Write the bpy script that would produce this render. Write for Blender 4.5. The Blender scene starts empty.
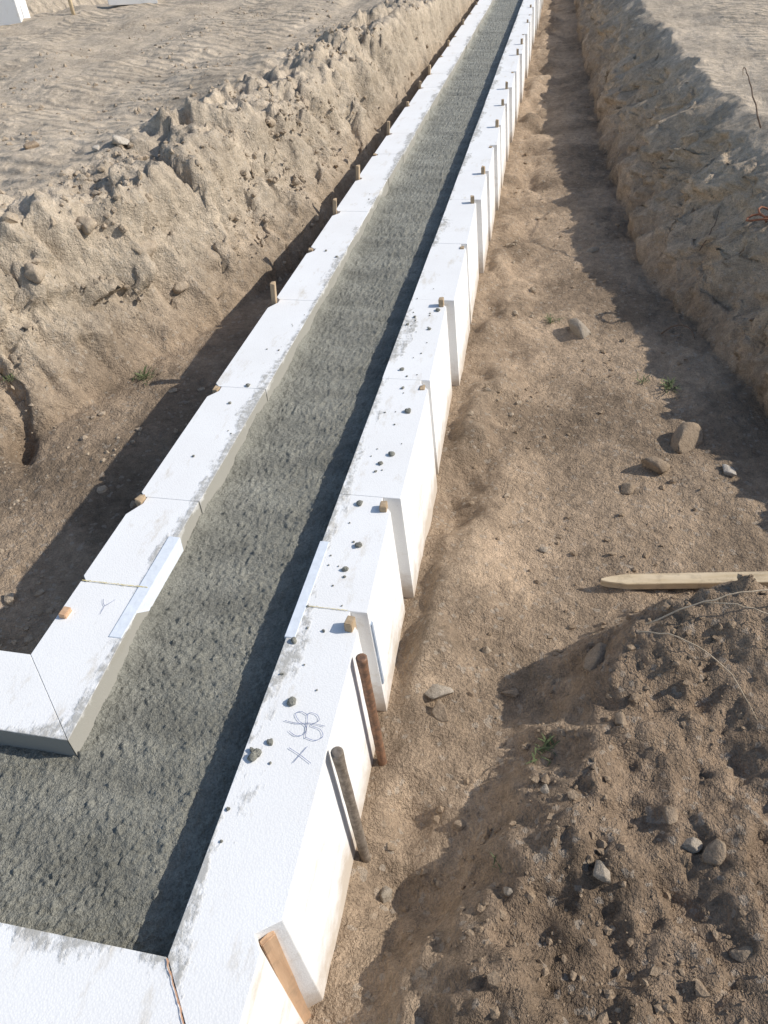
import bpy, math, random
import numpy as np
from mathutils import Vector, Matrix
random.seed(7)
rng = np.random.default_rng(11)
scene = bpy.context.scene
COL = scene.collection

# ------------------------------------------------------------------ noise
def hsh(i, j, s):
    i = i.astype(np.int64); j = j.astype(np.int64)
    n = (i*374761393 + j*668265263 + s*1442695041) & 0xFFFFFFFF
    n = ((n ^ (n >> 13))*1274126177) & 0xFFFFFFFF
    n = ((n ^ (n >> 16))*2246822519) & 0xFFFFFFFF
    n = n ^ (n >> 15)
    return (n & 0xFFFFFF)/float(0xFFFFFF)
def perlin(x, y, s=0):
    xi = np.floor(x); yi = np.floor(y); fx = x-xi; fy = y-yi
    u = fx*fx*fx*(fx*(fx*6-15)+10); v = fy*fy*fy*(fy*(fy*6-15)+10)
    def g(a, b):
        t = hsh(xi+a, yi+b, s)*2*np.pi
        return np.cos(t)*(fx-a)+np.sin(t)*(fy-b)
    return (g(0,0)*(1-u)+g(1,0)*u)*(1-v)+(g(0,1)*(1-u)+g(1,1)*u)*v
def fbm(x, y, sc, octv=4, s=0, gain=.5):
    r = 0; a = 1.
    for o in range(octv):
        r = r + a*perlin(x*sc, y*sc, s+o*17); a *= gain; sc *= 2.03
    return r
def clods(x, y, c, dens, s=0, flat=.8):
    wx = x+perlin(x/c*1.7, y/c*1.7, s+3)*c*.45; wy = y+perlin(x/c*1.7+9, y/c*1.7, s+5)*c*.45
    xi = np.floor(wx/c); yi = np.floor(wy/c); out = np.zeros_like(x)
    for a in (-1,0,1):
        for b in (-1,0,1):
            I = xi+a; J = yi+b
            px = (I+hsh(I,J,s+1))*c; py = (J+hsh(I,J,s+2))*c
            r = c*(.18+.42*hsh(I,J,s+7)**1.5)*(hsh(I,J,s+9) < dens)
            d2 = (wx-px)**2+(wy-py)**2
            out = np.maximum(out, np.sqrt(np.maximum(r*r-d2, 0))*flat)
    return out
def facets(x, y, c, s=0, tilt=1.2, crack=.0):
    """broken-earth blocks: every cell its own level and slope, gaps between"""
    wx = x+perlin(x/c*1.3, y/c*1.3, s+3)*c*.35+perlin(x/c*5, y/c*5, s+4)*c*.10
    wy = y+perlin(x/c*1.3+9, y/c*1.3, s+5)*c*.35+perlin(x/c*5+7, y/c*5, s+6)*c*.10
    xi = np.floor(wx/c); yi = np.floor(wy/c); best = np.full_like(x, 1e9); sec = np.full_like(x, 1e9); val = np.zeros_like(x); v2 = np.zeros_like(x)
    for a in (-1,0,1):
        for b in (-1,0,1):
            I = xi+a; J = yi+b
            dx = wx-(I+hsh(I,J,s+1))*c; dy = wy-(J+hsh(I,J,s+2))*c
            d = np.sqrt(dx*dx+dy*dy)
            v = hsh(I,J,s+11)-.5+(dx*(hsh(I,J,s+12)-.5)+dy*(hsh(I,J,s+13)-.5))/c*tilt
            k = d < best
            v2 = np.where(k, val, np.where(d < sec, v, v2))
            sec = np.where(k, best, np.minimum(sec, d)); best = np.where(k, d, best); val = np.where(k, v, val)
    e = np.clip((sec-best)/c, 0, 10)
    t = .5*np.exp(-(e/.06)**2)
    val = val*(1-t)+v2*t
    if crack:
        val = val-crack*np.exp(-(e/.08)**2)*(perlin(x/c*.8, y/c*.8, s+31) > -.05)
    return val
def S(t):
    t = np.clip(t, 0, 1); return t*t*(3-2*t)
def box(t, a, b, w):
    return S((t-a)/w)*S((b-t)/w)

# ------------------------------------------------------------------ terrain
FLOOR = -.42; TOP = .30
def terrain(x, y, detail=True):
    x = np.asarray(x, float); y = np.asarray(y, float)
    wob = fbm(x*0+3.1, y, 1.3, 3, 5)*.10
    xfl = np.interp(y, [0,1.4,1.92,2.35,2.74,3.1,3.53,3.9,4.3,6,10,18], [-2.45,-2.4,-2.26,-2.06,-1.90,-1.76,-1.60,-1.50,-1.34,-1.28,-1.24,-1.24])
    xcl = np.interp(y, [0,1.4,2.2,2.77,3.14,3.42,4.5,5.8,7.85,9.7,18], [-3.0,-2.85,-2.65,-2.42,-2.16,-1.98,-1.82,-1.72,-1.55,-1.42,-1.4])
    xfr = np.interp(y, [0,2,3,3.63,4.64,6.74,9.35,15,18], [1.35,1.2,1.00,.78,.57,.44,.34,.2,.2])
    xcr = np.interp(y, [0,2,3,4,5.05,6.65,8.77,12,18], [2.2,1.97,1.62,1.32,1.14,.98,.84,.74,.72])
    n1 = fbm(x, y, 1.1, 4, 21)
    n2 = fbm(x, y, 4.0, 4, 41)
    sL = xfl-x+wob*.6+n2*.05; sC = (y-2.15)*.9+n2*.06; sN = (-.75-y)
    s = np.minimum(sL, np.maximum(sC, sN))
    wl = np.maximum(xcl*-1+xfl, .12)
    pl = np.clip(s/wl, 0, 1)
    pl = .35*S(pl)+.65*np.clip(pl*1.0, 0, 1)**.75
    butt = fbm(x*0+7.7, y, 2.6, 3, 57)
    sr = x-xfr-wob*.3-n2*.06-butt*.06
    wr = np.maximum(xcr-xfr, .3)
    pr = np.clip(sr/wr, 0, 1)
    pr = .25*S(pr)+.75*pr**.60
    fl = FLOOR+.055*S((-x-1.15)/.1)
    top_l = TOP+.05*np.exp(-((s-wl-.25)/.35)**2)+n1*.055
    top_r = .225+n1*.04
    zl = fl+(top_l-fl)*pl
    zr = fl+(top_r-fl)*pr
    z = np.maximum(zl, zr)
    end = S((y-19)/1.2); z = z*(1-end)+end*np.maximum(z, TOP)
    bank = np.clip(4*pl*(1-pl), 0, 1)+np.clip(4*pr*(1-pr), 0, 1)
    inside = 1-np.clip(np.maximum(pl, pr)*3, 0, 1)
    field = np.clip((np.maximum(pl, pr)-.85)/.15, 0, 1)
    xm = np.interp(y, [0,.45,.81,1.14,1.47,1.7], [-.34,-.26,-.14,-.02,.10,.24])+n2*.10+fbm(x, y, 9, 2, 71)*.05
    plate = S((x-xm)/.34)*S((1.64-y+n2*.1)/.20)
    hump = S((x-xm-.08)/.28)*np.exp(-((y-1.49-.10*np.clip(x-.4,-.3,.5)-n2*.05)/.18)**2)
    ridge = np.exp(-((x-xm-.22)/.14)**2)*S((1.3-y)/.3)
    mound = plate*.13+hump*.16+ridge*.05+plate*S((x-.45)/.5)*.07
    z = z+mound
    mk = np.clip(plate+hump, 0, 1)
    z = z+.06*np.exp(-((x+.2)/.14)**2)*fbm(x, y, 2.6, 3, 77)*2*inside
    z = z-.03*inside*np.exp(-((x-.0-.1*np.sin(y*.7))/.16)**2)*(1-mk)
    keep = S((np.abs(x+.74)-.42)/.08)
    rough = .28*inside+.9*np.clip(bank,0,1)+.22*field+.6*mk
    spoil = box(s, .0, wl+.5, .20)*(x < -.9)
    rough = np.clip(rough+spoil*.6, 0, 1.3)
    z = z+keep*(n2*.05*rough+fbm(x, y, 9, 4, 61)*.022*rough)
    z = z+field*n1*.03
    if detail:
        bk = np.clip(bank, 0, 1); rside = (x > .2)
        cl = facets(x, y, .34, 3, 1.6, .34)*.100*spoil
        cl = cl+facets(x, y, .15, 13, 1.5, .34)*.048*np.clip(spoil*.95+bk*(.5+.6*rside)+.42*mk+.03*field+.10*inside, 0, 1)
        cl = cl+facets(x, y, .055, 17, 1.5, .3)*.014*np.clip(rough, .1, 1)
        cl = cl+clods(x, y, .12, .16, 19, .55)*np.clip(spoil*.7+.35*mk, 0, 1)
        cl = cl+clods(x, y, .05, .22, 23, .6)*np.clip(rough, 0.08, .8)
        cl = cl+fbm(x, y, 40, 2, 91)*.006*np.clip(rough+.2, 0, 1)
        z = z+cl*keep
    z = z-.14*np.exp(-(((x+2.22)*.8+(y-2.35)*.6)/.05)**2-((y-2.35)/.22)**2)
    z = z-.10*np.exp(-(((x+1.72))/.05)**2-((y-3.9)/.35)**2)
    dd = (x+6.1)*.86-(y-9.6)*.5
    far = np.exp(-((dd-(-.9))/.28)**2)*(x < -3.5)
    z = z-far*.5+.12*np.exp(-((dd+1.6)/.35)**2)*(x < -3.5)
    z = z*keep+(1-keep)*np.minimum(z, FLOOR)
    return z, inside, field, mk, spoil, bank
def H(x, y):
    return float(terrain(np.array([x]), np.array([y]))[0][0])

def axis(fine_a, fine_b, stepf, lim_a, lim_b, g):
    c = [fine_a]
    while c[-1] < fine_b: c.append(c[-1]+stepf(c[-1]))
    st = c[-1]-c[-2]
    while c[-1] < lim_b: st = st*(1+g); c.append(c[-1]+st)
    b = [fine_a]; st = c[1]-c[0]
    while b[-1] > lim_a: st = st*(1+g); b.append(b[-1]-st)
    return np.array(b[:0:-1]+c)

def new_mesh(name, verts, faces, mat=None, smooth=False):
    me = bpy.data.meshes.new(name)
    me.from_pydata([tuple(v) for v in verts], [], [tuple(q) for q in faces])
    if smooth:
        me.polygons.foreach_set('use_smooth', [True]*len(me.polygons))
    me.update()
    if mat: me.materials.append(mat)
    return me
def fast_mesh(name, V, F, mat, smooth=True):
    me = bpy.data.meshes.new(name)
    k = F.shape[1]
    me.vertices.add(len(V)); me.vertices.foreach_set('co', V.astype(np.float32).ravel())
    me.loops.add(F.size); me.loops.foreach_set('vertex_index', F.astype(np.int32).ravel())
    me.polygons.add(len(F)); me.polygons.foreach_set('loop_start', np.arange(0, F.size, k, dtype=np.int32))
    me.polygons.foreach_set('use_smooth', np.full(len(F), smooth))
    me.update(calc_edges=True); me.validate()
    me.materials.append(mat)
    return me
def grid_faces(nx, ny, off=0):
    i = np.arange(nx-1); j = np.arange(ny-1)
    I, J = np.meshgrid(i, j); a = (J*nx+I).ravel()+off
    return np.stack([a, a+1, a+nx+1, a+nx], 1)
def add(name, me, parent=None, label=None, category=None, group=None, kind=None, loc=None):
    ob = bpy.data.objects.new(name, me); COL.objects.link(ob)
    if parent: ob.parent = parent
    if label: ob["label"] = label
    if category: ob["category"] = category
    if group: ob["group"] = group
    if kind: ob["kind"] = kind
    if loc is not None: ob.location = loc
    return ob

# ------------------------------------------------------------------ materials
class NT:
    def __init__(s, name):
        s.m = bpy.data.materials.new(name); s.m.use_nodes = True
        s.t = s.m.node_tree; s.n = s.t.nodes; s.b = s.n['Principled BSDF']
        s.pos = s.n.new('ShaderNodeNewGeometry').outputs['Position']
    def link(s, a, b): s.t.links.new(a, b)
    def noise(s, scale, det=4, rough=.6, vec=None, dist=0):
        k = s.n.new('ShaderNodeTexNoise'); k.inputs['Scale'].default_value = scale
        k.inputs['Detail'].default_value = det; k.inputs['Roughness'].default_value = rough
        k.inputs['Distortion'].default_value = dist
        s.link(vec or s.pos, k.inputs['Vector']); return k.outputs['Fac']
    def voro(s, scale, feat='F1', vec=None, out='Distance'):
        k = s.n.new('ShaderNodeTexVoronoi'); k.feature = feat; k.inputs['Scale'].default_value = scale
        s.link(vec or s.pos, k.inputs['Vector']); return k.outputs[out]
    def ramp(s, fac, stops):
        k = s.n.new('ShaderNodeValToRGB'); cr = k.color_ramp
        while len(cr.elements) < len(stops): cr.elements.new(.5)
        for e, (p, c) in zip(cr.elements, stops):
            e.position = p; e.color = (c, c, c, 1) if isinstance(c, (int, float)) else (*c, 1)
        s.link(fac, k.inputs['Fac']); return k.outputs['Color']
    def math(s, op, a, b=None, clamp=False):
        k = s.n.new('ShaderNodeMath'); k.operation = op; k.use_clamp = clamp
        for i, v in enumerate((a, b)):
            if v is None: continue
            if isinstance(v, (int, float)): k.inputs[i].default_value = v
            else: s.link(v, k.inputs[i])
        return k.outputs[0]
    def mix(s, f, a, b, mode='MIX'):
        k = s.n.new('ShaderNodeMix'); k.data_type = 'RGBA'; k.blend_type = mode
        if isinstance(f, (int, float)): k.inputs['Factor'].default_value = f
        else: s.link(f, k.inputs['Factor'])
        for nm, v in (('A', a), ('B', b)):
            sock = [q for q in k.inputs if q.name == nm and q.type == 'RGBA'][0]
            if isinstance(v, tuple): sock.default_value = (*v, 1)
            else: s.link(v, sock)
        return [q for q in k.outputs if q.type == 'RGBA'][0]
    def bump(s, h, strength, dist, prev=None):
        k = s.n.new('ShaderNodeBump'); k.inputs['Strength'].default_value = strength
        k.inputs['Distance'].default_value = dist; s.link(h, k.inputs['Height'])
        if prev: s.link(prev, k.inputs['Normal'])
        return k.outputs['Normal']
    def done(s, col, rough, nrm=None, spec=.3):
        if isinstance(col, tuple): s.b.inputs['Base Color'].default_value = (*col, 1)
        else: s.link(col, s.b.inputs['Base Color'])
        if isinstance(rough, (int, float)): s.b.inputs['Roughness'].default_value = rough
        else: s.link(rough, s.b.inputs['Roughness'])
        s.b.inputs['Specular IOR Level'].default_value = spec
        if nrm: s.link(nrm, s.b.inputs['Normal'])
        return s.m

def soil_material():
    s = NT('soil')
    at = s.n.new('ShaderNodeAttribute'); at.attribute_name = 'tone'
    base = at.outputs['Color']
    c = s.mix(1, base, s.ramp(s.noise(1.9, 5, .7), [(.32, .74), (.68, 1.2)]), 'MULTIPLY')
    n2 = s.noise(24, 5, .74); c = s.mix(1, c, s.ramp(n2, [(.28, .66), (.55, 1.0), (.78, 1.28)]), 'MULTIPLY')
    n3 = s.noise(170, 2, .7); c = s.mix(1, c, s.ramp(n3, [(.3, .76), (.7, 1.18)]), 'MULTIPLY')
    v = s.voro(75, 'F1', out='Color')
    sp = s.n.new('ShaderNodeSeparateColor'); s.link(v, sp.inputs[0])
    peb = s.ramp(sp.outputs[0], [(.93, 0.), (.95, 1.)])
    c = s.mix(s.math('MULTIPLY', peb, .3), c, (.50, .45, .38))
    damp_f = s.math('SUBTRACT', 1., s.math('MULTIPLY', at.outputs['Alpha'], .55))
    hh = s.math('ADD', s.math('MULTIPLY', s.math('MULTIPLY', s.noise(16, 5, .75), .034), damp_f), s.math('MULTIPLY', s.noise(85, 3, .75), .011))
    w = s.n.new('ShaderNodeTexWave'); w.bands_direction = 'Y'; w.inputs['Scale'].default_value = 2.7
    w.inputs['Distortion'].default_value = 0.; w.inputs['Detail'].default_value = 0
    mp = s.n.new('ShaderNodeMapping'); mp.inputs['Rotation'].default_value = (0, 0, math.radians(15)); mp.inputs['Scale'].default_value = (1, 1, 0)
    s.link(s.pos, mp.inputs['Vector']); s.link(mp.outputs[0], w.inputs['Vector'])
    mp2 = s.n.new('ShaderNodeMapping'); mp2.inputs['Rotation'].default_value = (0, 0, math.radians(15)); mp2.inputs['Scale'].default_value = (1.3, .12, 0)
    s.link(s.pos, mp2.inputs['Vector'])
    ripmask = s.math('MULTIPLY', at.outputs['Alpha'], s.ramp(s.noise(1.0, 0, .5, mp2.outputs[0]), [(.42, 0.), (.46, 1.)]))
    ripmask = s.math('MULTIPLY', ripmask, s.ramp(s.noise(5, 3, .6), [(.38, .1), (.55, 1.)]))
    wv = s.math('MULTIPLY', w.outputs['Fac'], ripmask)
    hh = s.math('ADD', hh, s.math('MULTIPLY', wv, .022))
    b = s.bump(hh, 1., 1.)
    return s.done(c, .95, b, .1)
M_soil = soil_material()

def clod_material(name, col, col2):
    s = NT(name)
    n = s.noise(30, 4, .7)
    c = s.mix(s.ramp(n, [(.3, 0.), (.7, 1.)]), col, col2)
    c = s.mix(1, c, s.ramp(s.noise(200, 2, .7), [(.3, .75), (.7, 1.15)]), 'MULTIPLY')
    b = s.bump(s.noise(60, 4, .75), .9, .01)
    return s.done(c, .95, b, .15)
M_clod = clod_material('dry_clod', (.49,.40,.30), (.38,.30,.215))
M_clod_damp = clod_material('damp_clod', (.27,.195,.13), (.38,.29,.20))
M_stone = clod_material('grey_stone', (.42,.36,.29), (.30,.25,.19))
M_stone_pale = clod_material('pale_stone', (.56,.51,.44), (.44,.38,.31))
M_stone_brown = clod_material('brown_stone', (.36,.28,.20), (.26,.195,.135))

def foam_material():
    s = NT('white_foam')
    sep = s.n.new('ShaderNodeSeparateXYZ'); s.link(s.pos, sep.inputs[0])
    X, Y, Z = sep.outputs
    ax = s.math('SUBTRACT', s.math('ABSOLUTE', s.math('ADD', X, .735)), .205)
    m1 = s.math('MAXIMUM', ax, s.math('SUBTRACT', .37, Y))
    ay = s.math('SUBTRACT', s.math('ABSOLUTE', s.math('SUBTRACT', Y, .55)), .18)
    m2 = s.math('MAXIMUM', ay, s.math('ADD', X, .53))
    sd = s.math('MINIMUM', m1, m2)
    n = s.noise(9, 5, .7); nf = s.noise(45, 4, .7)
    mpn = s.n.new('ShaderNodeMapping'); mpn.inputs['Scale'].default_value = (1, .35, 1); s.link(s.pos, mpn.inputs['Vector'])
    nl = s.noise(9, 4, .7, mpn.outputs[0])
    thr = s.math('MULTIPLY', s.math('SUBTRACT', nl, .42), .26)
    thr = s.math('ADD', thr, s.math('MULTIPLY', s.math('SUBTRACT', nf, .46), .07))
    edge = s.math('MULTIPLY', s.math('SUBTRACT', thr, sd), 40, True)
    edge = s.math('MULTIPLY', edge, s.ramp(nf, [(.35, .25), (.55, .9)]))
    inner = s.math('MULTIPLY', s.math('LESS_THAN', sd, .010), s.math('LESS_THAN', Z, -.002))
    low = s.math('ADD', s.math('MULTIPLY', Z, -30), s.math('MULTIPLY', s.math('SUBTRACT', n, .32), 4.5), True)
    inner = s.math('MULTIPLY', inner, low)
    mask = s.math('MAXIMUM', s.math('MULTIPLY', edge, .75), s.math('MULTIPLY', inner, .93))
    white = s.mix(s.ramp(s.noise(3, 3, .6), [(.35, 0.), (.7, 1.)]), (.845, .84, .825), (.80, .79, .77))
    dirt = s.ramp(s.noise(13, 5, .75, mpn.outputs[0]), [(.56, 0.), (.76, .7)])
    white = s.mix(dirt, white, (.54, .47, .36))
    spk = s.ramp(s.noise(120, 2, .5), [(.69, 0.), (.76, .6)])
    white = s.mix(s.math('MULTIPLY', spk, s.ramp(n, [(.48, 0.), (.62, 1.)])), white, (.36, .30, .22))
    soilm = s.math('MULTIPLY', s.math('SUBTRACT', s.math('ADD', s.math('MULTIPLY', Z, -1), s.math('MULTIPLY', n, .3)), .45), 9, True)
    white = s.mix(s.math('MULTIPLY', soilm, .7), white, (.44, .345, .24))
    bead = s.voro(260)
    white = s.mix(1, white, s.ramp(bead, [(.2, 1.0), (.7, .95)]), 'MULTIPLY')
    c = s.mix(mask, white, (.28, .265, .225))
    hh = s.math('ADD', s.math('MULTIPLY', bead, -.0003), s.math('MULTIPLY', mask, .0018))
    return s.done(c, .8, s.bump(hh, 1, 1), .15)
M_foam = foam_material()

def concrete_material():
    s = NT('wet_concrete')
    n = s.noise(5, 5, .7)
    c = s.mix(s.ramp(n, [(.3, 0.), (.7, 1.)]), (.228, .221, .182), (.325, .315, .265))
    mp = s.n.new('ShaderNodeMapping'); mp.inputs['Scale'].default_value = (.25, 1, 1); s.link(s.pos, mp.inputs['Vector'])
    c = s.mix(1, c, s.ramp(s.noise(11, 3, .6, mp.outputs[0]), [(.35, .84), (.65, 1.12)]), 'MULTIPLY')
    c = s.mix(1, c, s.ramp(s.noise(190, 3, .75), [(.3, .64), (.65, 1.18)]), 'MULTIPLY')
    hh = s.math('ADD', s.math('MULTIPLY', s.noise(190, 3, .8), .007), s.math('MULTIPLY', s.voro(230), -.0022))
    r = s.ramp(s.noise(60, 2, .6), [(.35, .45), (.7, .8)])
    return s.done(c, r, s.bump(hh, 1, 1), .35)
M_conc = concrete_material()

def wood_material(name, a, bcol, stretch=(1, 1, .08), sc=60):
    s = NT(name)
    tc = s.n.new('ShaderNodeTexCoord')
    mp = s.n.new('ShaderNodeMapping'); mp.inputs['Scale'].default_value = stretch
    s.link(tc.outputs['Object'], mp.inputs['Vector'])
    n = s.noise(sc, 5, .7, mp.outputs[0])
    c = s.mix(s.ramp(n, [(.35, 0.), (.65, 1.)]), a, bcol)
    c = s.mix(s.ramp(s.noise(25, 4, .7), [(.5, 0.), (.75, .5)]), c, (.22, .17, .12))
    return s.done(c, .75, s.bump(n, .4, .002), .25)
M_wood = wood_material('weathered_stake_wood', (.50, .38, .25), (.36, .26, .16))
M_wood_new = wood_material('pale_sawn_wood', (.72, .59, .41), (.58, .45, .28), (.08, 1, 1))
M_wood_or = wood_material('orange_board_wood', (.60, .40, .25), (.48, .30, .18))
def rust_material(name, a, b2, metal):
    s = NT(name); n = s.noise(55, 5, .75)
    c = s.mix(s.ramp(n, [(.38, 0.), (.62, 1.)]), a, b2)
    s.b.inputs['Metallic'].default_value = metal
    return s.done(c, s.ramp(n, [(.3, .45), (.7, .8)]), s.bump(n, .5, .002), .4)
M_rust = rust_material('rusty_pin', (.30, .16, .09), (.13, .08, .055), .1)
M_steel = rust_material('dull_steel_pin', (.30, .25, .20), (.15, .12, .09), .2)
def plain(name, col, rough=.6, var=.2, sc=40):
    s = NT(name)
    c = s.mix(1, col, s.ramp(s.noise(sc, 4, .7), [(.3, 1-var), (.7, 1+var)]), 'MULTIPLY')
    return s.done(c, rough, s.bump(s.noise(sc*2, 3, .6), .3, .002), .3)
M_blue = plain('bluish_foam_strip', (.68, .72, .77), .5, .08)
M_ink = plain('blue_grey_ink', (.22, .25, .38), .6, .3)
M_glue = plain('yellow_glue', (.66, .56, .28), .5, .2)
M_glue_or = plain('orange_glue', (.62, .36, .22), .5, .2)
M_zinc = plain('zinc_strip', (.36, .42, .50), .35, .15)
M_twig = plain('dry_root', (.50, .40, .28), .85, .3)
M_twig_dark = plain('dark_root', (.16, .11, .075), .9, .3)
M_rwire = plain('rusty_wire', (.26, .11, .06), .8, .3)
M_leaf = plain('weed_green', (.115, .14, .06), .8, .35)

# ------------------------------------------------------------------ ground
gx = axis(-5.6, 1.9, lambda v: .0105 if v > -2.75 else (.020 if v > -3.8 else .030), -260, 260, .02)
gy = axis(.15, 14.5, lambda v: max(.009, .0048*v), -260, 320, .05)
X, Y = np.meshgrid(gx, gy); x = X.ravel(); y = Y.ravel()
z, inside, field, mk, spoil, bank = terrain(x, y)
V = np.stack([x, y, z], 1)
pb = np.clip(bank, 0, 1)*S((np.abs(x+.74)-.6)/.15)*(np.abs(x) < 3)*(y > 0)*(y < 16)
side = np.where(x > 0, 1.75, .85)
V[:, 0] += pb*(fbm(y, z, 5, 4, 301)*.05+side*facets(y, z*.8, .24, 331, 1.5, .35)*.075+side*facets(y, z*.8, .10, 341, 1.5, .35)*.036+fbm(y, z, 30, 2, 311)*.014)
V[:, 1] += pb*fbm(x+z, y, 8, 3, 321)*.03
me = fast_mesh('ground', V, grid_faces(len(gx), len(gy)), M_soil)
tone = np.zeros((len(x), 4), np.float32)
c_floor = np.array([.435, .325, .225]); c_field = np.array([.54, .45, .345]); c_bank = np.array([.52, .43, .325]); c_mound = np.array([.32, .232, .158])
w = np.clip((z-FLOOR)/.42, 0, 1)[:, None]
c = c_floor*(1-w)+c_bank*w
rb_fill = (S((x-.25)/.2)*np.clip(bank, 0, 1)*(y > 1.9))[:, None]
c = c*(1+rb_fill*np.array([.24, .17, .09]))  # warm fill light painted into the colour of the shaded right bank
c = c*(1-field[:, None])+c_field*field[:, None]
mkk = np.clip(mk*1.1, 0, 1)[:, None]*(1-w*.2)
c = c*(1-mkk)+c_mound*mkk
damp = S((fbm(x, y, 1.7, 4, 401)+.08)/.32)*inside
c = c*(1-.28*damp[:, None])
pathm = np.exp(-((x+.05)/.22)**2)*inside*(y > 1.5)
c = c*(1+.14*pathm[:, None])
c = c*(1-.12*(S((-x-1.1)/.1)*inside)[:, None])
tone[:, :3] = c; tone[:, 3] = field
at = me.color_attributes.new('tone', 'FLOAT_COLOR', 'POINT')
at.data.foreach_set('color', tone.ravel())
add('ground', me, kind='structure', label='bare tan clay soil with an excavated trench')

import bmesh
def ico(sub):
    bm = bmesh.new(); bmesh.ops.create_icosphere(bm, subdivisions=sub, radius=1)
    bm.verts.ensure_lookup_table()
    v = np.array([q.co[:] for q in bm.verts]); f = np.array([[q.index for q in fc.verts] for fc in bm.faces])
    bm.free(); return v, f
iv1, jf1 = ico(1)
def scatter_mesh(name, pts, sizes, mat, label):
    VV = []; FF = []; off = 0
    vers = []
    for k in range(14):
        q = iv1*(1+.28*rng.standard_normal((len(iv1), 1)))
        vers.append(q*np.array([1, rng.uniform(.6, 1.1), rng.uniform(.5, .9)]))
    for (px, py, pz), sz in zip(pts, sizes):
        a = rng.uniform(0, 6.28); ca, sa = math.cos(a), math.sin(a)
        q = vers[rng.integers(14)]*sz
        VV.append(np.stack([q[:, 0]*ca-q[:, 1]*sa+px, q[:, 0]*sa+q[:, 1]*ca+py, q[:, 2]+pz+sz*.1], 1))
        FF.append(jf1+off); off += len(iv1)
    me = fast_mesh(name, np.concatenate(VV), np.concatenate(FF), mat, False)
    return add(name, me, kind='stuff', label=label)
def sample(n, xr, yr, wfun):
    out = []
    while len(out) < n:
        m = 4000
        px = rng.uniform(*xr, m)
        py = np.exp(rng.uniform(math.log(yr[0]), math.log(yr[1]), m))
        zz, ins, fi, mm, sp, bk = terrain(px, py)
        wv = wfun(px, py, ins, fi, mm, sp, bk)*((px < -1.22) | (px > -.24))
        cl = fbm(px, py, 1.6, 3, 501); wv = wv*np.clip(.5+2.6*cl, .04, 1.6)
        k = rng.uniform(0, 1, m) < wv
        out += list(zip(px[k], py[k], zz[k]))
    return out[:n]
p1 = sample(5000, (-4.5, 0), (1.2, 12), lambda px,py,i,f,m,s,b: .5*s+.12*f+.06*i)
scatter_mesh('dry_soil_crumbs', p1, .003+.018*rng.random(len(p1))**4+.003*rng.random(len(p1)), M_clod, 'loose dry tan clay crumbs on the bank')
p2 = sample(4200, (-.24, 2.0), (.38, 9), lambda px,py,i,f,m,s,b: .6*m+.26*i+.5*b*.5)
scatter_mesh('damp_soil_crumbs', p2, .0016+.012*rng.random(len(p2))**7+.002*rng.random(len(p2)), M_clod_damp, 'loose damp brown crumbs in the trench')

# ------------------------------------------------------------------ concrete
def conc_h(x, y):
    h = fbm(x, y, 4, 2, 601)*.006+fbm(x, y, 24, 3, 611, .6)*.0045+perlin(x*2.5, y*12, 615)*.007
    h = h+clods(x, y, .020, .35, 651, .5)*.7+clods(x, y, .013, .8, 621, .75)*.85+clods(x, y, .008, .8, 631, .8)*.8
    e = np.exp(-np.maximum(x+.943, 0)/.018)*(y > .74)*(.022+.05*fbm(x*0, y, 3.2, 4, 661))
    h = h+np.maximum(e, 0)
    return -.071+h
cx = np.linspace(-.95, -.515, 132)
cy = [.355]
while cy[-1] < 18: cy.append(cy[-1]+max(.0033, .0030*cy[-1]))
cy = np.array(cy)
X, Y = np.meshgrid(cx, cy); a1 = np.stack([X.ravel(), Y.ravel(), conc_h(X.ravel(), Y.ravel())], 1)
cx2 = np.concatenate([np.linspace(-3.2, -1.7, 60), np.linspace(-1.69, -.95, 210)])
cy2 = cy[cy < .755]
X, Y = np.meshgrid(cx2, cy2); a2 = np.stack([X.ravel(), Y.ravel(), conc_h(X.ravel(), Y.ravel())], 1)
Vc = np.concatenate([a1, a2]); Fc = np.concatenate([grid_faces(len(cx), len(cy)), grid_faces(len(cx2), len(cy2), len(a1))])
me = fast_mesh('concrete_footing', Vc, Fc, M_conc)
add('concrete_footing', me, label='freshly poured rough grey concrete strip between foam forms', category='concrete footing')

# ------------------------------------------------------------------ foam blocks
def prism(name, top, bot, z0, z1, mat, bevel=.003):
    bm = bmesh.new()
    vt = [bm.verts.new((a, b, z1)) for a, b in top]; vb = [bm.verts.new((a, b, z0)) for a, b in bot]
    bm.faces.new(vt); bm.faces.new(vb[::-1])
    n = len(top)
    for i in range(n):
        j = (i+1) % n; bm.faces.new([vt[j], vt[i], vb[i], vb[j]])
    bmesh.ops.recalc_face_normals(bm, faces=bm.faces)
    if bevel:
        bmesh.ops.bevel(bm, geom=list(bm.edges), offset=bevel, segments=2, affect='EDGES', clamp_overlap=True)
    me = bpy.data.meshes.new(name); bm.to_mesh(me); bm.free(); me.materials.append(mat)
    return me
G_BLOCK = 'white foam formwork blocks along the footing'
def block(top, out_dir, idx_out, label, dz=0, flare=.032):
    bot = [(a+out_dir[0]*flare*(i in idx_out), b+out_dir[1]*flare*(i in idx_out)) for i, (a, b) in enumerate(top)]
    cxx = sum(a for a, b in top)/len(top); cyy = sum(b for a, b in top)/len(top)
    t2 = [(a-cxx, b-cyy) for a, b in top]; b2 = [(a-cxx, b-cyy) for a, b in bot]
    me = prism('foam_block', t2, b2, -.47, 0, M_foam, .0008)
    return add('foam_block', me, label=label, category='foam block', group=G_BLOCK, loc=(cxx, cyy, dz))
RJ = [.445, 1.19, 1.64, 2.31, 2.97, 3.6, 4.24, 4.75, 5.3, 5.8]
while RJ[-1] < 18: RJ.append(RJ[-1]+random.choice([.55, .62, .8]))
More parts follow.
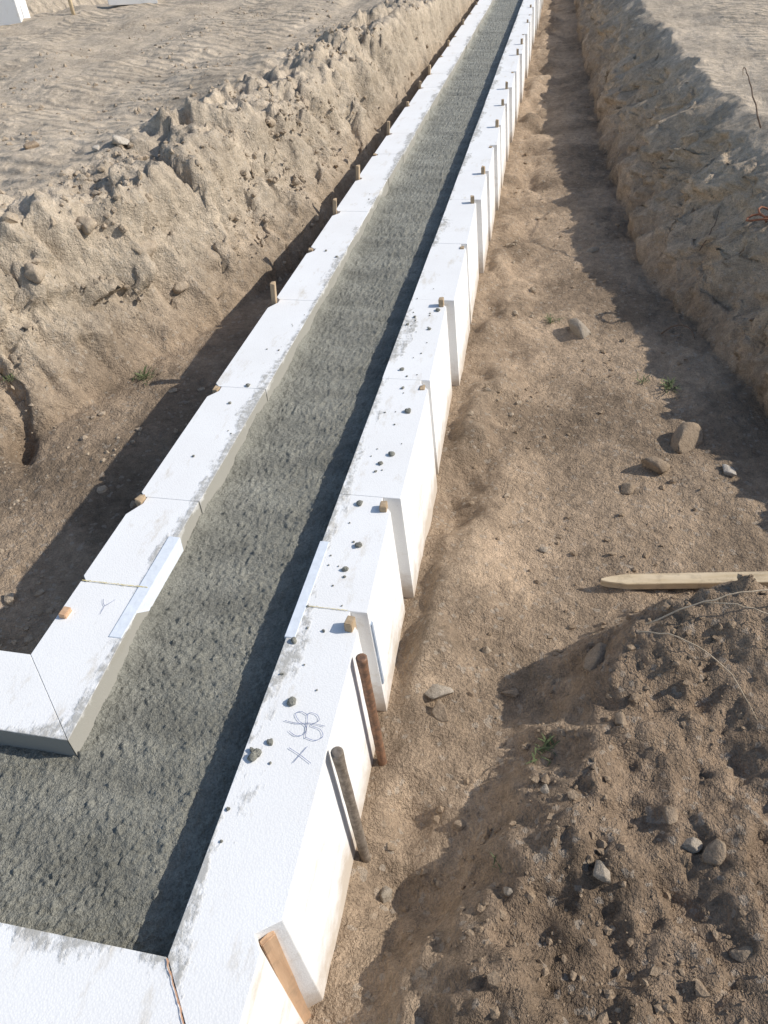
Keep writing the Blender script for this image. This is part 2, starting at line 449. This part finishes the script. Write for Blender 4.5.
LJ = [1.19, 1.55, 2.19, 2.92, 3.5, 4.03, 4.61, 5.1, 5.6]
while LJ[-1] < 18: LJ.append(LJ[-1]+random.choice([.55, .62, .8]))
L1 = 'long white foam formwork block with notched corner beside concrete'
g = .0003
rblocks = []; ROX = []
for i in range(len(RJ)-1):
    a, b = RJ[i]+g, RJ[i+1]-g
    ox = [-.350, -.350, -.345, -.356, -.348, -.360, -.352][i] if i < 7 else -.352+random.uniform(-.010, .006)
    ox2 = ox-[.010, .014, .008, .018, .010, .014, .01][i % 7]
    ROX.append(ox2)
    ix = -.53+random.uniform(-.002, .002)
    nd = .034
    end = [(ox2, b-.060), (ox2-nd, b-.018), (ox2-nd, b), (ix, b)]
    if i == 0:
        top = [(-.53, .37), (-.372, .172), (-.372, .405), (-.392, .432), (-.350, .462)]+end
        ob = block(top, (1, 0), {1, 2, 3, 4, 5, 6, 7}, 'white mitred foam block with blue handwriting and leaning steel pins', 0)
    else:
        top = [(ix, a), (ox, a)]+end
        ob = block(top, (1, 0), {1, 2, 3, 4}, L1, random.uniform(-.0006, .0006))
    rblocks.append(ob)
block([(-.5315, .37), (-.3745, .168), (-1.25, .168), (-1.25, .37)], (0, -1), {1, 2}, 'white foam block closing the end of the pour', 0)
block([(-1.251, .37), (-1.251, .168), (-2.1, .168), (-2.1, .37)], (0, -1), {1, 2}, 'white foam block closing the end of the pour', .001)
block([(-2.101, .37), (-2.101, .168), (-3.1, .168), (-3.1, .37)], (0, -1), {1, 2}, 'white foam block closing the end of the pour', 0)
lc = block([(-.925, .735), (-.94, 1.19-g), (-1.14, 1.19-g), (-1.14, .94)], (-1, 0), {2, 3}, 'white mitred foam block at the inner corner', 0)
for i in range(len(LJ)-1):
    a, b = LJ[i]+g, LJ[i+1]-g
    ox = -1.135+random.uniform(-.008, .006); nd = .030; nl = random.uniform(.05, .09)
    ix = -.943+random.uniform(-.004, .003)
    top = [(ix, a), (ix, b), (ox+nd, b), (ox+nd, b-.03), (ox, b-nl), (ox, a+.02), (ox+.018, a)]
    block(top, (-1, 0), {2, 3, 4, 5, 6}, L1, random.uniform(-.0006, .0006))
block([(-.9262, .735), (-1.1412, .94), (-1.9, .94), (-1.9, .735)], (0, 1), {1, 2}, 'white foam block turning the inner corner', 0)
block([(-1.901, .735), (-1.901, .94), (-3.1, .94), (-3.1, .735)], (0, 1), {1, 2}, 'white foam block turning the inner corner', .001)

def ribbon(name, pts, wd, zz, mat, parent, label=None):
    pts = [Vector((a, b, 0)) for a, b in pts]; V = []; F = []
    for i, q in enumerate(pts):
        t = (pts[min(i+1, len(pts)-1)]-pts[max(i-1, 0)]).normalized(); nn = Vector((-t.y, t.x, 0))
        ww = wd*(.5+.9*random.random())
        V += [q+nn*ww+Vector((0, 0, zz)), q-nn*ww+Vector((0, 0, zz))]
    o = parent.location; V = [v-Vector((o.x, o.y, 0)) for v in V]
    for i in range(len(pts)-1): F.append((2*i, 2*i+1, 2*i+3, 2*i+2))
    return add(name, new_mesh(name, V, F, mat), parent=parent, label=label)
def wiggle(a, b, n=40, amp=.0012):
    a = Vector(a); b = Vector(b); t = (b-a).normalized(); nn = Vector((-t.y, t.x))
    return [tuple(a+(b-a)*i/n+nn*random.uniform(-amp, amp)) for i in range(n+1)]
ribbon('glue_seam', wiggle((-1.137, 1.191), (-.945, 1.191)), .0014, .003, M_glue, lc, 'yellowish glue line')
ribbon('glue_seam', wiggle((-.50, 1.190), (-.40, 1.190)), .0009, .003, M_glue, rblocks[0], 'yellowish glue line')
ribbon('glue_seam', wiggle((-.530, .367), (-.375, .174)), .0014, .003, M_glue_or, rblocks[0], 'orange glue line')
def ink(strokes, parent):
    V = []; F = []
    for st in strokes:
        pts = [Vector(q) for q in st]; sm = []
        for i in range(len(pts)-1):
            p0 = pts[max(i-1, 0)]; p1_ = pts[i]; p2_ = pts[i+1]; p3 = pts[min(i+2, len(pts)-1)]
            for k in range(6):
                t = k/6
                sm.append(.5*((2*p1_)+(p2_-p0)*t+(2*p0-5*p1_+4*p2_-p3)*t*t+(3*p1_-p0-3*p2_+p3)*t**3))
        sm.append(pts[-1]); n0 = len(V)
        for i, q in enumerate(sm):
            t = (sm[min(i+1, len(sm)-1)]-sm[max(i-1, 0)])
            t = t.normalized() if t.length > 0 else Vector((1, 0)); nn = Vector((-t.y, t.x))*.0007*random.uniform(.7, 1.2)
            o = parent.location
            V += [(q.x+nn.x-o.x, q.y+nn.y-o.y, .003), (q.x-nn.x-o.x, q.y-nn.y-o.y, .003)]
        for i in range(len(sm)-1): F.append((n0+2*i, n0+2*i+1, n0+2*i+3, n0+2*i+2))
    return add('handwritten_mark', new_mesh('handwritten_mark', V, F, M_ink), parent=parent, label='blue-grey handwritten scribble')
def A1(pts): return [(-.46+(px-290)*.0023+(py-712)*.0007, .88-(py-712)*.00233) for px, py in pts]
ink([A1([(285,722),(297,723),(311,721),(325,722)]),
     A1([(308,713),(302,710),(296,713),(299,720),(306,725),(304,733),(296,736),(289,732)]),
     A1([(305,737),(307,724),(309,711),(317,711),(319,717),(311,723),(320,726),(322,733),(314,738),(305,736)])], rblocks[0])
ink([A1([(293,763),(300,754),(307,745)]), A1([(289,749),(299,754),(310,761)])], rblocks[0])
ink([[(-1.045, 1.135), (-1.03, 1.115), (-1.012, 1.138)], [(-1.03, 1.115), (-1.028, 1.085)]], lc)

def part_box(name, lo, hi, mat, parent, label=None, bev=.002, rot=None):
    c = [(lo[k]+hi[k])/2 for k in range(3)]; h = [(hi[k]-lo[k])/2 for k in range(3)]
    pr = [(-h[0], -h[1]), (h[0], -h[1]), (h[0], h[1]), (-h[0], h[1])]
    me = prism(name, pr, pr, -h[2], h[2], mat, bev)
    ob = add(name, me, parent=parent, label=label)
    pl = parent.location if parent else Vector((0, 0, 0))
    ob.location = Vector(c)-pl
    if rot: ob.rotation_euler = rot
    return ob
def top_box(name, lo, hi, mat, label, cat, rot=None, bev=.002, group=None):
    ob = part_box(name, lo, hi, mat, None, label, bev, rot); ob["category"] = cat
    if group: ob["group"] = group
    return ob
top_box('foam_strip', (-.972, 1.02, -.05), (-.938, 1.39, .0022), M_blue, 'thin bluish foam strip bridging a joint beside the concrete', 'foam strip', (0, math.radians(2), .0), .001, group='foam joint strips')
top_box('foam_strip', (-.5350, 1.085, -.05), (-.508, 1.43, .0022), M_blue, 'thin bluish foam strip bridging a joint beside the concrete', 'foam strip', (0, 0, .0), .001, group='foam joint strips')
top_box('zinc_strip', (-.348, 1.195, -.30), (-.334, 1.21, -.05), M_zinc, 'thin blue-grey metal strip in a foam joint', 'metal strip', (0, math.radians(-4), 0))

def plank(name, w_, t_, l_, mat, label, cat, point=0, group=None):
    bm = bmesh.new(); n = 10; rings = []
    for i in range(n+1):
        zz = -l_*i/n; k = 1.
        jx = random.uniform(-.0008, .0008); jy = random.uniform(-.0008, .0008)
        tl = random.uniform(-.004, .004) if i == 0 else 0
        rings.append([bm.verts.new((a*w_/2*k+jx, b*t_/2+jy, zz+(tl if a*b > 0 else -tl))) for a, b in ((-1,-1),(1,-1),(1,1),(-1,1))])
    for r0, r1 in zip(rings, rings[1:]):
        for k in range(4): bm.faces.new((r0[k], r0[(k+1) % 4], r1[(k+1) % 4], r1[k]))
    bm.faces.new(rings[0]); bm.faces.new(rings[-1][::-1])
    bmesh.ops.recalc_face_normals(bm, faces=bm.faces)
    es = [e for e in bm.edges if e.calc_face_angle(0) > .8]
    bmesh.ops.bevel(bm, geom=es, offset=.0018, segments=2, affect='EDGES')
    me = bpy.data.meshes.new(name); bm.to_mesh(me); bm.free(); me.materials.append(mat)
    return add(name, me, label=label, category=cat, group=group)
bd = plank('wooden_board', .012, .030, .50, M_wood_or, 'orange-brown wooden board wedged in a foam notch', 'board')
bd.location = (-.374, .436, -.020); bd.rotation_euler = (math.radians(0), math.radians(-4), math.radians(-35))

G_ST = 'wooden stakes driven along the foam forms'
def stake(xx, yy, up, tilt=(0, 0), pale=False):
    ob = plank('wooden_stake', .020, .030, .50+up, M_wood_or if pale else M_wood,
               'small weathered wooden stake driven through a foam wall', 'stake', group=G_ST)
    ob.location = (xx, yy, up); ob.rotation_euler = (tilt[0], tilt[1], random.uniform(-.15, .15))
for i, yj in enumerate(RJ[1:]):
    if yj > 17: break
    stake(ROX[i]-.022, yj-.052, [.028, .020, .004, .032, .004, .035, .04, .004, .045][i] if i < 9 else random.choice([.04, .05, .03, .004]), (0, -.03))
for i, yj in enumerate([1.09]+LJ[1:]):
    if yj > 17: break
    up = [.014, .012, .004, .085, .004, .07, .075, .004, .08][i] if i < 9 else random.choice([.07, .05, .03, .004])
    stake(-1.126 if i else -1.118, yj-.017, up, (0.02, .03+random.uniform(0, .06)), i == 0)

def tube(name, pts, rad, mat, segs=10, **kw):
    pts = [Vector(q) for q in pts]; V = []; F = []
    if isinstance(rad, (int, float)): rad = [rad]*len(pts)
    up = Vector((.31, .2, .93)).normalized()
    for i, q in enumerate(pts):
        t = (pts[min(i+1, len(pts)-1)]-pts[max(i-1, 0)]).normalized()
        a = t.cross(up)
        if a.length < .05: a = t.cross(Vector((1, 0, 0)))
        a.normalize(); b = t.cross(a)
        for k in range(segs):
            an = 2*math.pi*k/segs; V.append(q+(a*math.cos(an)+b*math.sin(an))*rad[i])
    for i in range(len(pts)-1):
        for k in range(segs):
            F.append((i*segs+k, i*segs+(k+1) % segs, (i+1)*segs+(k+1) % segs, (i+1)*segs+k))
    F.append(tuple(range(segs))[::-1]); F.append(tuple(range((len(pts)-1)*segs, len(pts)*segs)))
    o = pts[-1].copy(); V = [v-o for v in V]
    ob = add(name, new_mesh(name, V, F, mat, True), **kw); ob.location = o; return ob
def pin(top, bot, r, mat, label):
    top = Vector(top); bot = Vector(bot); pts = []; rr = []
    d = (bot-top)
    for i in range(13):
        t = i/12; pts.append(top+d*t); rr.append(r*(1+.03*math.sin(i*2.1)))
    pts = [top-d.normalized()*.004, top-d.normalized()*.003, top+d*.004]+pts[1:]; rr = [r*.75, r*1.12, r*1.14]+rr[1:]
    return tube('steel_pin', pts, rr, mat, 14, label=label, category='steel pin')
pin((-.334, 1.05, .0), (-.299, 1.03, -.47), .0125, M_rust, 'rusty brown round pin leaning against the foam face')
pin((-.332, .80, .0), (-.298, .785, -.47), .0125, M_steel, 'dull grey-brown pipe leaning against the foam face')

# ------------------------------------------------------------------ lumps, stones
def rock_mesh(name, mat, seed, flat=.65, rough=.16, smooth=True, sub=3, cuts=11, cmin=.42, cmax=.8):
    v, f = ico(sub); r = np.random.default_rng(seed)
    off = r.uniform(0, 50, 3)
    n = perlin(v[:, 0]*1.2+off[0], v[:, 1]*1.2+v[:, 2]*.9+off[1], seed)*rough*3+perlin(v[:, 0]*3+off[1], v[:, 2]*3+v[:, 1]*2, seed+1)*rough*1.0
    v = v*(1+n[:, None])
    for k in range(cuts):
        d = r.normal(size=3); d /= np.linalg.norm(d); c_ = r.uniform(cmin, cmax)
        e_ = v@d-c_; v = v-np.maximum(e_, 0)[:, None]*d*.97
    n = perlin(v[:, 0]*7+off[1], v[:, 2]*7+v[:, 1]*6, seed+2)*rough*.25
    v = v*(1+n[:, None])
    v = v*np.array([1.1, r.uniform(.65, .95), flat])
    return fast_mesh(name, v, f, mat, smooth)
lump_meshes = [rock_mesh('concrete_lump', M_conc, 700+k, .6, .2, True, 2, 3, .7, .95) for k in range(5)]
def lump(xx, yy, sz):
    ob = add('concrete_lump', lump_meshes[random.randrange(5)], label='small grey concrete lump dropped on the foam', category='concrete lump', group='concrete lumps on the foam')
    ob.location = (xx, yy, .001+sz*.35); ob.scale = (sz, sz*random.uniform(.8, 1.3), sz); ob.rotation_euler[2] = random.uniform(0, 6)
for k in range(72):
    if k < 52: yy = 1.25+random.choice([.1, .75, 1.3, 1.7])+random.gauss(0, .18); xx = -.455+random.gauss(0, .04)
    elif k < 58: yy = random.uniform(.5, 1.1); xx = random.uniform(-.52, -.46)
    else: yy = random.uniform(1.3, 4.5); xx = random.uniform(-1.05, -.96)
    if xx > -.385 or xx < -.52 and xx > -.8: continue
    lump(xx, yy, .0025+.009*random.random()**4)
for (xx, yy, sz) in [(-.505, .76, .013), (-.50, .772, .010), (-.512, .775, .008), (-.48, .80, .007), (-.4, 2.1, .012), (-.41, 1.85, .011), (-.46, 1.6, .011), (-.44, 1.33, .010)]:
    lump(xx, yy, sz)

def stone(xx, yy, s, mat, label, flat=.6, seed=0, rot=None, name='stone', cat='stone', group='stones on the trench floor', sink=.15):
    ob = add(name, rock_mesh(name, mat, 900+seed, flat), label=label, category=cat, group=group)
    ob.location = (xx, yy, H(xx, yy)+s*flat*sink); ob.scale = (s, s, s); ob.rotation_euler = rot or (random.uniform(-.3, .3), random.uniform(-.3, .3), random.uniform(0, 6))
ST = [(-.19,1.27,.048,M_stone,'tan-grey angular stone on the trench floor'),(-.17,1.20,.036,M_stone_brown,'brown stone half buried in soil'),
 (.23,3.57,.085,M_stone,'flat grey stone on the trench floor'),(.63,2.63,.095,M_stone_brown,'large angular brown stone by the bank'),
 (.51,2.45,.070,M_stone_brown,'angular brown stone by the bank'),(.78,2.45,.042,M_stone_pale,'small pale stone by the bank'),
 (.24,.76,.034,M_stone,'small tan angular stone on loose soil'),(-.24,.72,.034,M_stone,'small grey stone beside the foam wall'),
 (.26,1.38,.055,M_stone_brown,'upright brown stone in the soil mound'),(.44,.86,.030,M_stone,'grey stone on loose soil'),
 (.40,.92,.026,M_stone_brown,'brown stone on loose soil'),(.49,.84,.040,M_stone_brown,'brown stone on loose soil'),
 (.12,.95,.016,M_stone,'grey pebble on loose soil'),(.40,2.3,.035,M_stone_brown,'brown stone by the bank'),
 (.62,.75,.022,M_stone,'grey pebble on loose soil'),(.05,.7,.016,M_stone,'grey pebble on loose soil'),
 (.10,1.95,.02,M_stone,'grey pebble on the trench floor'),(.3,4.6,.035,M_stone,'grey stone on the trench floor'),
 (.70,.95,.04,M_stone_brown,'brown stone on loose soil'),(.02,1.32,.026,M_stone_brown,'brown stone on the trench floor'),(-.08,.9,.024,M_stone_brown,'brown stone on the trench floor'),
 (.30,1.15,.03,M_stone_brown,'brown stone half buried in soil'),(.52,.66,.03,M_stone_brown,'brown stone half buried in soil')]
for k, (a, b, s_, m, l) in enumerate(ST): stone(a, b, s_, m, l, .62, k)
for k, (a, b, s_, m, l) in enumerate([(-2.30,4.0,.075,M_stone_pale,'pale stone lying on the tan field'),(-2.42,3.95,.04,M_stone_pale,'pale stone lying on the tan field'),
   (-2.87,4.05,.06,M_stone_brown,'brown stone lying on the tan field'),(-2.45,4.6,.04,M_stone,'small stone on the tan field')]):
    stone(a, b, s_, m, l, .5, 40+k, group='stones on the field', sink=.3)
CL = [(-1.92,3.3,.08),(-2.1,3.15,.06),(-2.05,3.45,.055),(-2.3,2.9,.06),(-2.15,2.75,.055),(-1.80,3.35,.045),(-1.85,4.3,.055),(-1.75,4.9,.055),(-1.7,5.5,.05),(-1.7,3.9,.045)]
for k, (a, b, s_) in enumerate(CL):
    stone(a, b, s_, M_clod, 'broken angular tan clay clod on the trench bank', .75, 60+k, name='clay_clod', cat='clay clod', group='clay clods on the bank', sink=-.1)

# ------------------------------------------------------------------ pointed stake on the mound
bm = bmesh.new()
L = .68; w_ = .048; t_ = .026
prof = [(0, .004), (.02, .012), (.08, w_/2), (.2, w_/2), (.4, w_/2), (L, w_/2)]
rings = []
for (q, hw) in prof:
    rings.append([bm.verts.new((q, a*hw, b*t_/2)) for a, b in ((-1,-1),(1,-1),(1,1),(-1,1))])
for r0, r1 in zip(rings, rings[1:]):
    for k in range(4): bm.faces.new((r0[k], r0[(k+1) % 4], r1[(k+1) % 4], r1[k]))
bm.faces.new(rings[0]); bm.faces.new(rings[-1]); bmesh.ops.recalc_face_normals(bm, faces=bm.faces)
bmesh.ops.bevel(bm, geom=[e for e in bm.edges if e.calc_face_angle(0) > .9], offset=.0015, segments=2, affect='EDGES')
me = bpy.data.meshes.new('pointed_stake'); bm.to_mesh(me); bm.free(); me.materials.append(M_wood_new)
ps = add('pointed_stake', me, label='pale sawn wooden stake with pointed tip lying on soil', category='stake')
yaw = math.radians(4); h0 = H(.30, 1.78)
sl = max((max(H(.285+d_*math.cos(yaw), 1.78+d_*math.sin(yaw)+o_) for o_ in (-.03, 0, .03))-h0)/d_ for d_ in [.15+.05*k for k in range(11)])
sl = min(max(sl, -.1), .16)
ps.location = (.285, 1.78, h0+.018); ps.rotation_euler = (0, -math.atan(sl), yaw)

# ------------------------------------------------------------------ roots, wires
def arc(a, b, lift, n=14, side=0, j=.004):
    a = Vector(a); b = Vector(b); d = b-a; sd = Vector((-d.y, d.x, 0))
    return [a+d*t+Vector((0, 0, lift*4*t*(1-t)))+sd*side*4*t*(1-t)+Vector((random.uniform(-j, j), random.uniform(-j, j), random.uniform(-j, j)))*(0 < t < 1) for t in [i/n for i in range(n+1)]]
def rt(pts, r0, r1, mat, label, nm='dry_root', cat='root'):
    n = len(pts); return tube(nm, pts, [r0+(r1-r0)*i/(n-1) for i in range(n)], mat, 6, label=label, category=cat)
def g3(x_, y_, dz=.01): return (x_, y_, H(x_, y_)+dz)
rt(arc(g3(.36,1.40,.02), g3(.74,1.48,.06), .05), .0025, .0015, M_twig, 'thin pale dry root arching over loose soil')
rt(arc(g3(.34,1.38,.03), g3(.62,1.18,.03), .06, side=.1), .002, .001, M_twig, 'thin pale dry root arching over loose soil')
rt(arc(g3(.5,1.44,.04), g3(.75,1.40,.04), .05, side=-.1), .0018, .001, M_twig, 'thin pale dry root arching over loose soil')
rt(arc(g3(1.12,4.75,.02), g3(1.20,5.9,.06), .14, side=.05), .0045, .002, M_twig_dark, 'dark root hanging out of the clay bank')
rt(arc(g3(.82,4.1,.03), g3(.90,4.25,.06), .03, side=-.1), .003, .0015, M_twig_dark, 'dark root hanging out of the clay bank')
rt(arc(g3(.62,3.55,.01), g3(.76,3.45,.04), .05, side=.15), .004, .002, M_twig_dark, 'dark root lying at the foot of the bank')
hw_ = H(1.0, 3.95)
wp = [Vector((1.0+.055*math.cos(t*.6)+t*.004, 3.90+.06*math.sin(t*.6), hw_+.07+.012*math.sin(t)+.003*t)) for t in range(20)]
rt(wp, .0055, .005, M_rwire, 'tangled rusty wire sticking out of the bank', 'rusty_wire', 'wire')

# ------------------------------------------------------------------ weeds
def weed(xx, yy, s, n, label):
    V = []; F = []
    for k in range(n):
        an = random.uniform(0, 6.28); ln = s*random.uniform(.4, 1.1); up = random.uniform(.4, 1.6); wd = ln*random.uniform(.03, .06)
        ox_, oy_ = random.gauss(0, s*.3), random.gauss(0, s*.3)
        d = Vector((math.cos(an), math.sin(an), 0)); sd = Vector((-d.y, d.x, 0)); o = len(V)
        for i in range(5):
            t = i/4; q = Vector((ox_, oy_, 0))+d*ln*t+Vector((0, 0, ln*up*(t-.55*t*t))); ww = wd*(math.sin(math.pi*min(1, t*.9+.1)))+.0003
            V += [q+sd*ww, q-sd*ww]
        for i in range(4): F.append((o+2*i, o+2*i+1, o+2*i+3, o+2*i+2))
    ob = add('weed_plant', new_mesh('weed_plant', V, F, M_leaf), label=label, category='weed', group='small weeds')
    ob.location = (xx, yy, H(xx, yy))
weed(-1.80, 2.78, .06, 46, 'small green weed at the foot of the bank')
weed(-2.20, 2.42, .05, 30, 'small green weed at the foot of the bank')
weed(.12, 1.10, .045, 34, 'sparse green weed growing from loose soil')
weed(.62, 3.05, .06, 34, 'small green weed by the trench bank')
weed(.08, 3.7, .055, 32, 'small green weed on the trench floor')
weed(.02, .78, .025, 12, 'sparse green weed growing from loose soil')
weed(.5, 3.1, .04, 20, 'small green weed by the trench bank')

# ------------------------------------------------------------------ far corner objects
hz = H(-6.3, 9.3)
top_box('foam_sheet_stack', (-6.75, 9.0, hz-.05), (-6.15, 9.5, hz+.22), M_foam, 'white foam formwork piece standing on the field', 'foam block', (0, 0, .35), .006)
hz = H(-5.6, 9.45)
tube('survey_post', [(-5.58, 9.42, hz+.5), (-5.58, 9.42, hz+.25), (-5.58, 9.42, hz-.1)], .022, M_wood_new, 8, label='pale wooden post standing in the field', category='post')
hz = H(-5.3, 10.5)
top_box('foam_offcut', (-5.65, 10.4, hz), (-5.05, 10.6, hz+.10), M_foam, 'white foam offcut lying on the field', 'foam offcut', (.1, .05, .5), .006, group='foam offcuts')
top_box('foam_offcut', (-5.0, 10.9, hz), (-4.6, 11.05, hz+.12), M_foam, 'white foam offcut lying on the field', 'foam offcut', (0, .08, .2), .006, group='foam offcuts')

# ------------------------------------------------------------------ light, sky, camera
elev = math.radians(35); az = math.radians(14)
sd_ = Vector((math.cos(elev)*math.cos(az), math.cos(elev)*math.sin(az), math.sin(elev)))
sun = bpy.data.lights.new('sun', 'SUN'); sun.energy = 4.4; sun.angle = math.radians(.6); sun.color = (1, .95, .87)
so = bpy.data.objects.new('sun', sun); COL.objects.link(so); so.rotation_euler = sd_.to_track_quat('Z', 'Y').to_euler()
wd = bpy.data.worlds.new('World'); scene.world = wd; wd.use_nodes = True
nt = wd.node_tree; sk = nt.nodes.new('ShaderNodeTexSky'); sk.sky_type = 'NISHITA'; sk.sun_disc = False
sk.sun_elevation = elev; sk.sun_rotation = math.pi/2-az
nt.links.new(sk.outputs[0], nt.nodes['Background'].inputs['Color']); nt.nodes['Background'].inputs['Strength'].default_value = .15

p = math.radians(40.81); psi = math.radians(13.63); r = math.radians(4)
R = Vector((math.cos(psi), math.sin(psi), 0)); gdir = Vector((-math.sin(psi), math.cos(psi), 0))
Fv = gdir*math.cos(p)+Vector((0, 0, -math.sin(p))); U = gdir*math.sin(p)+Vector((0, 0, math.cos(p)))
cxv = R*math.cos(r)-U*math.sin(r); cyv = R*math.sin(r)+U*math.cos(r); czv = -Fv
cam = bpy.data.cameras.new('camera'); co = bpy.data.objects.new('camera', cam); COL.objects.link(co)
M = Matrix.Identity(4)
for i in range(3): M[i][0] = cxv[i]; M[i][1] = cyv[i]; M[i][2] = czv[i]
M[0][3], M[1][3], M[2][3] = 0, 0, 1.4
co.matrix_world = M
cam.sensor_fit = 'VERTICAL'; cam.sensor_height = 36; cam.lens = 740/1024*36; cam.clip_start = .02; cam.clip_end = 1000
scene.camera = co
scene.view_settings.view_transform = 'Standard'; scene.view_settings.look = 'None'; scene.view_settings.exposure = 0
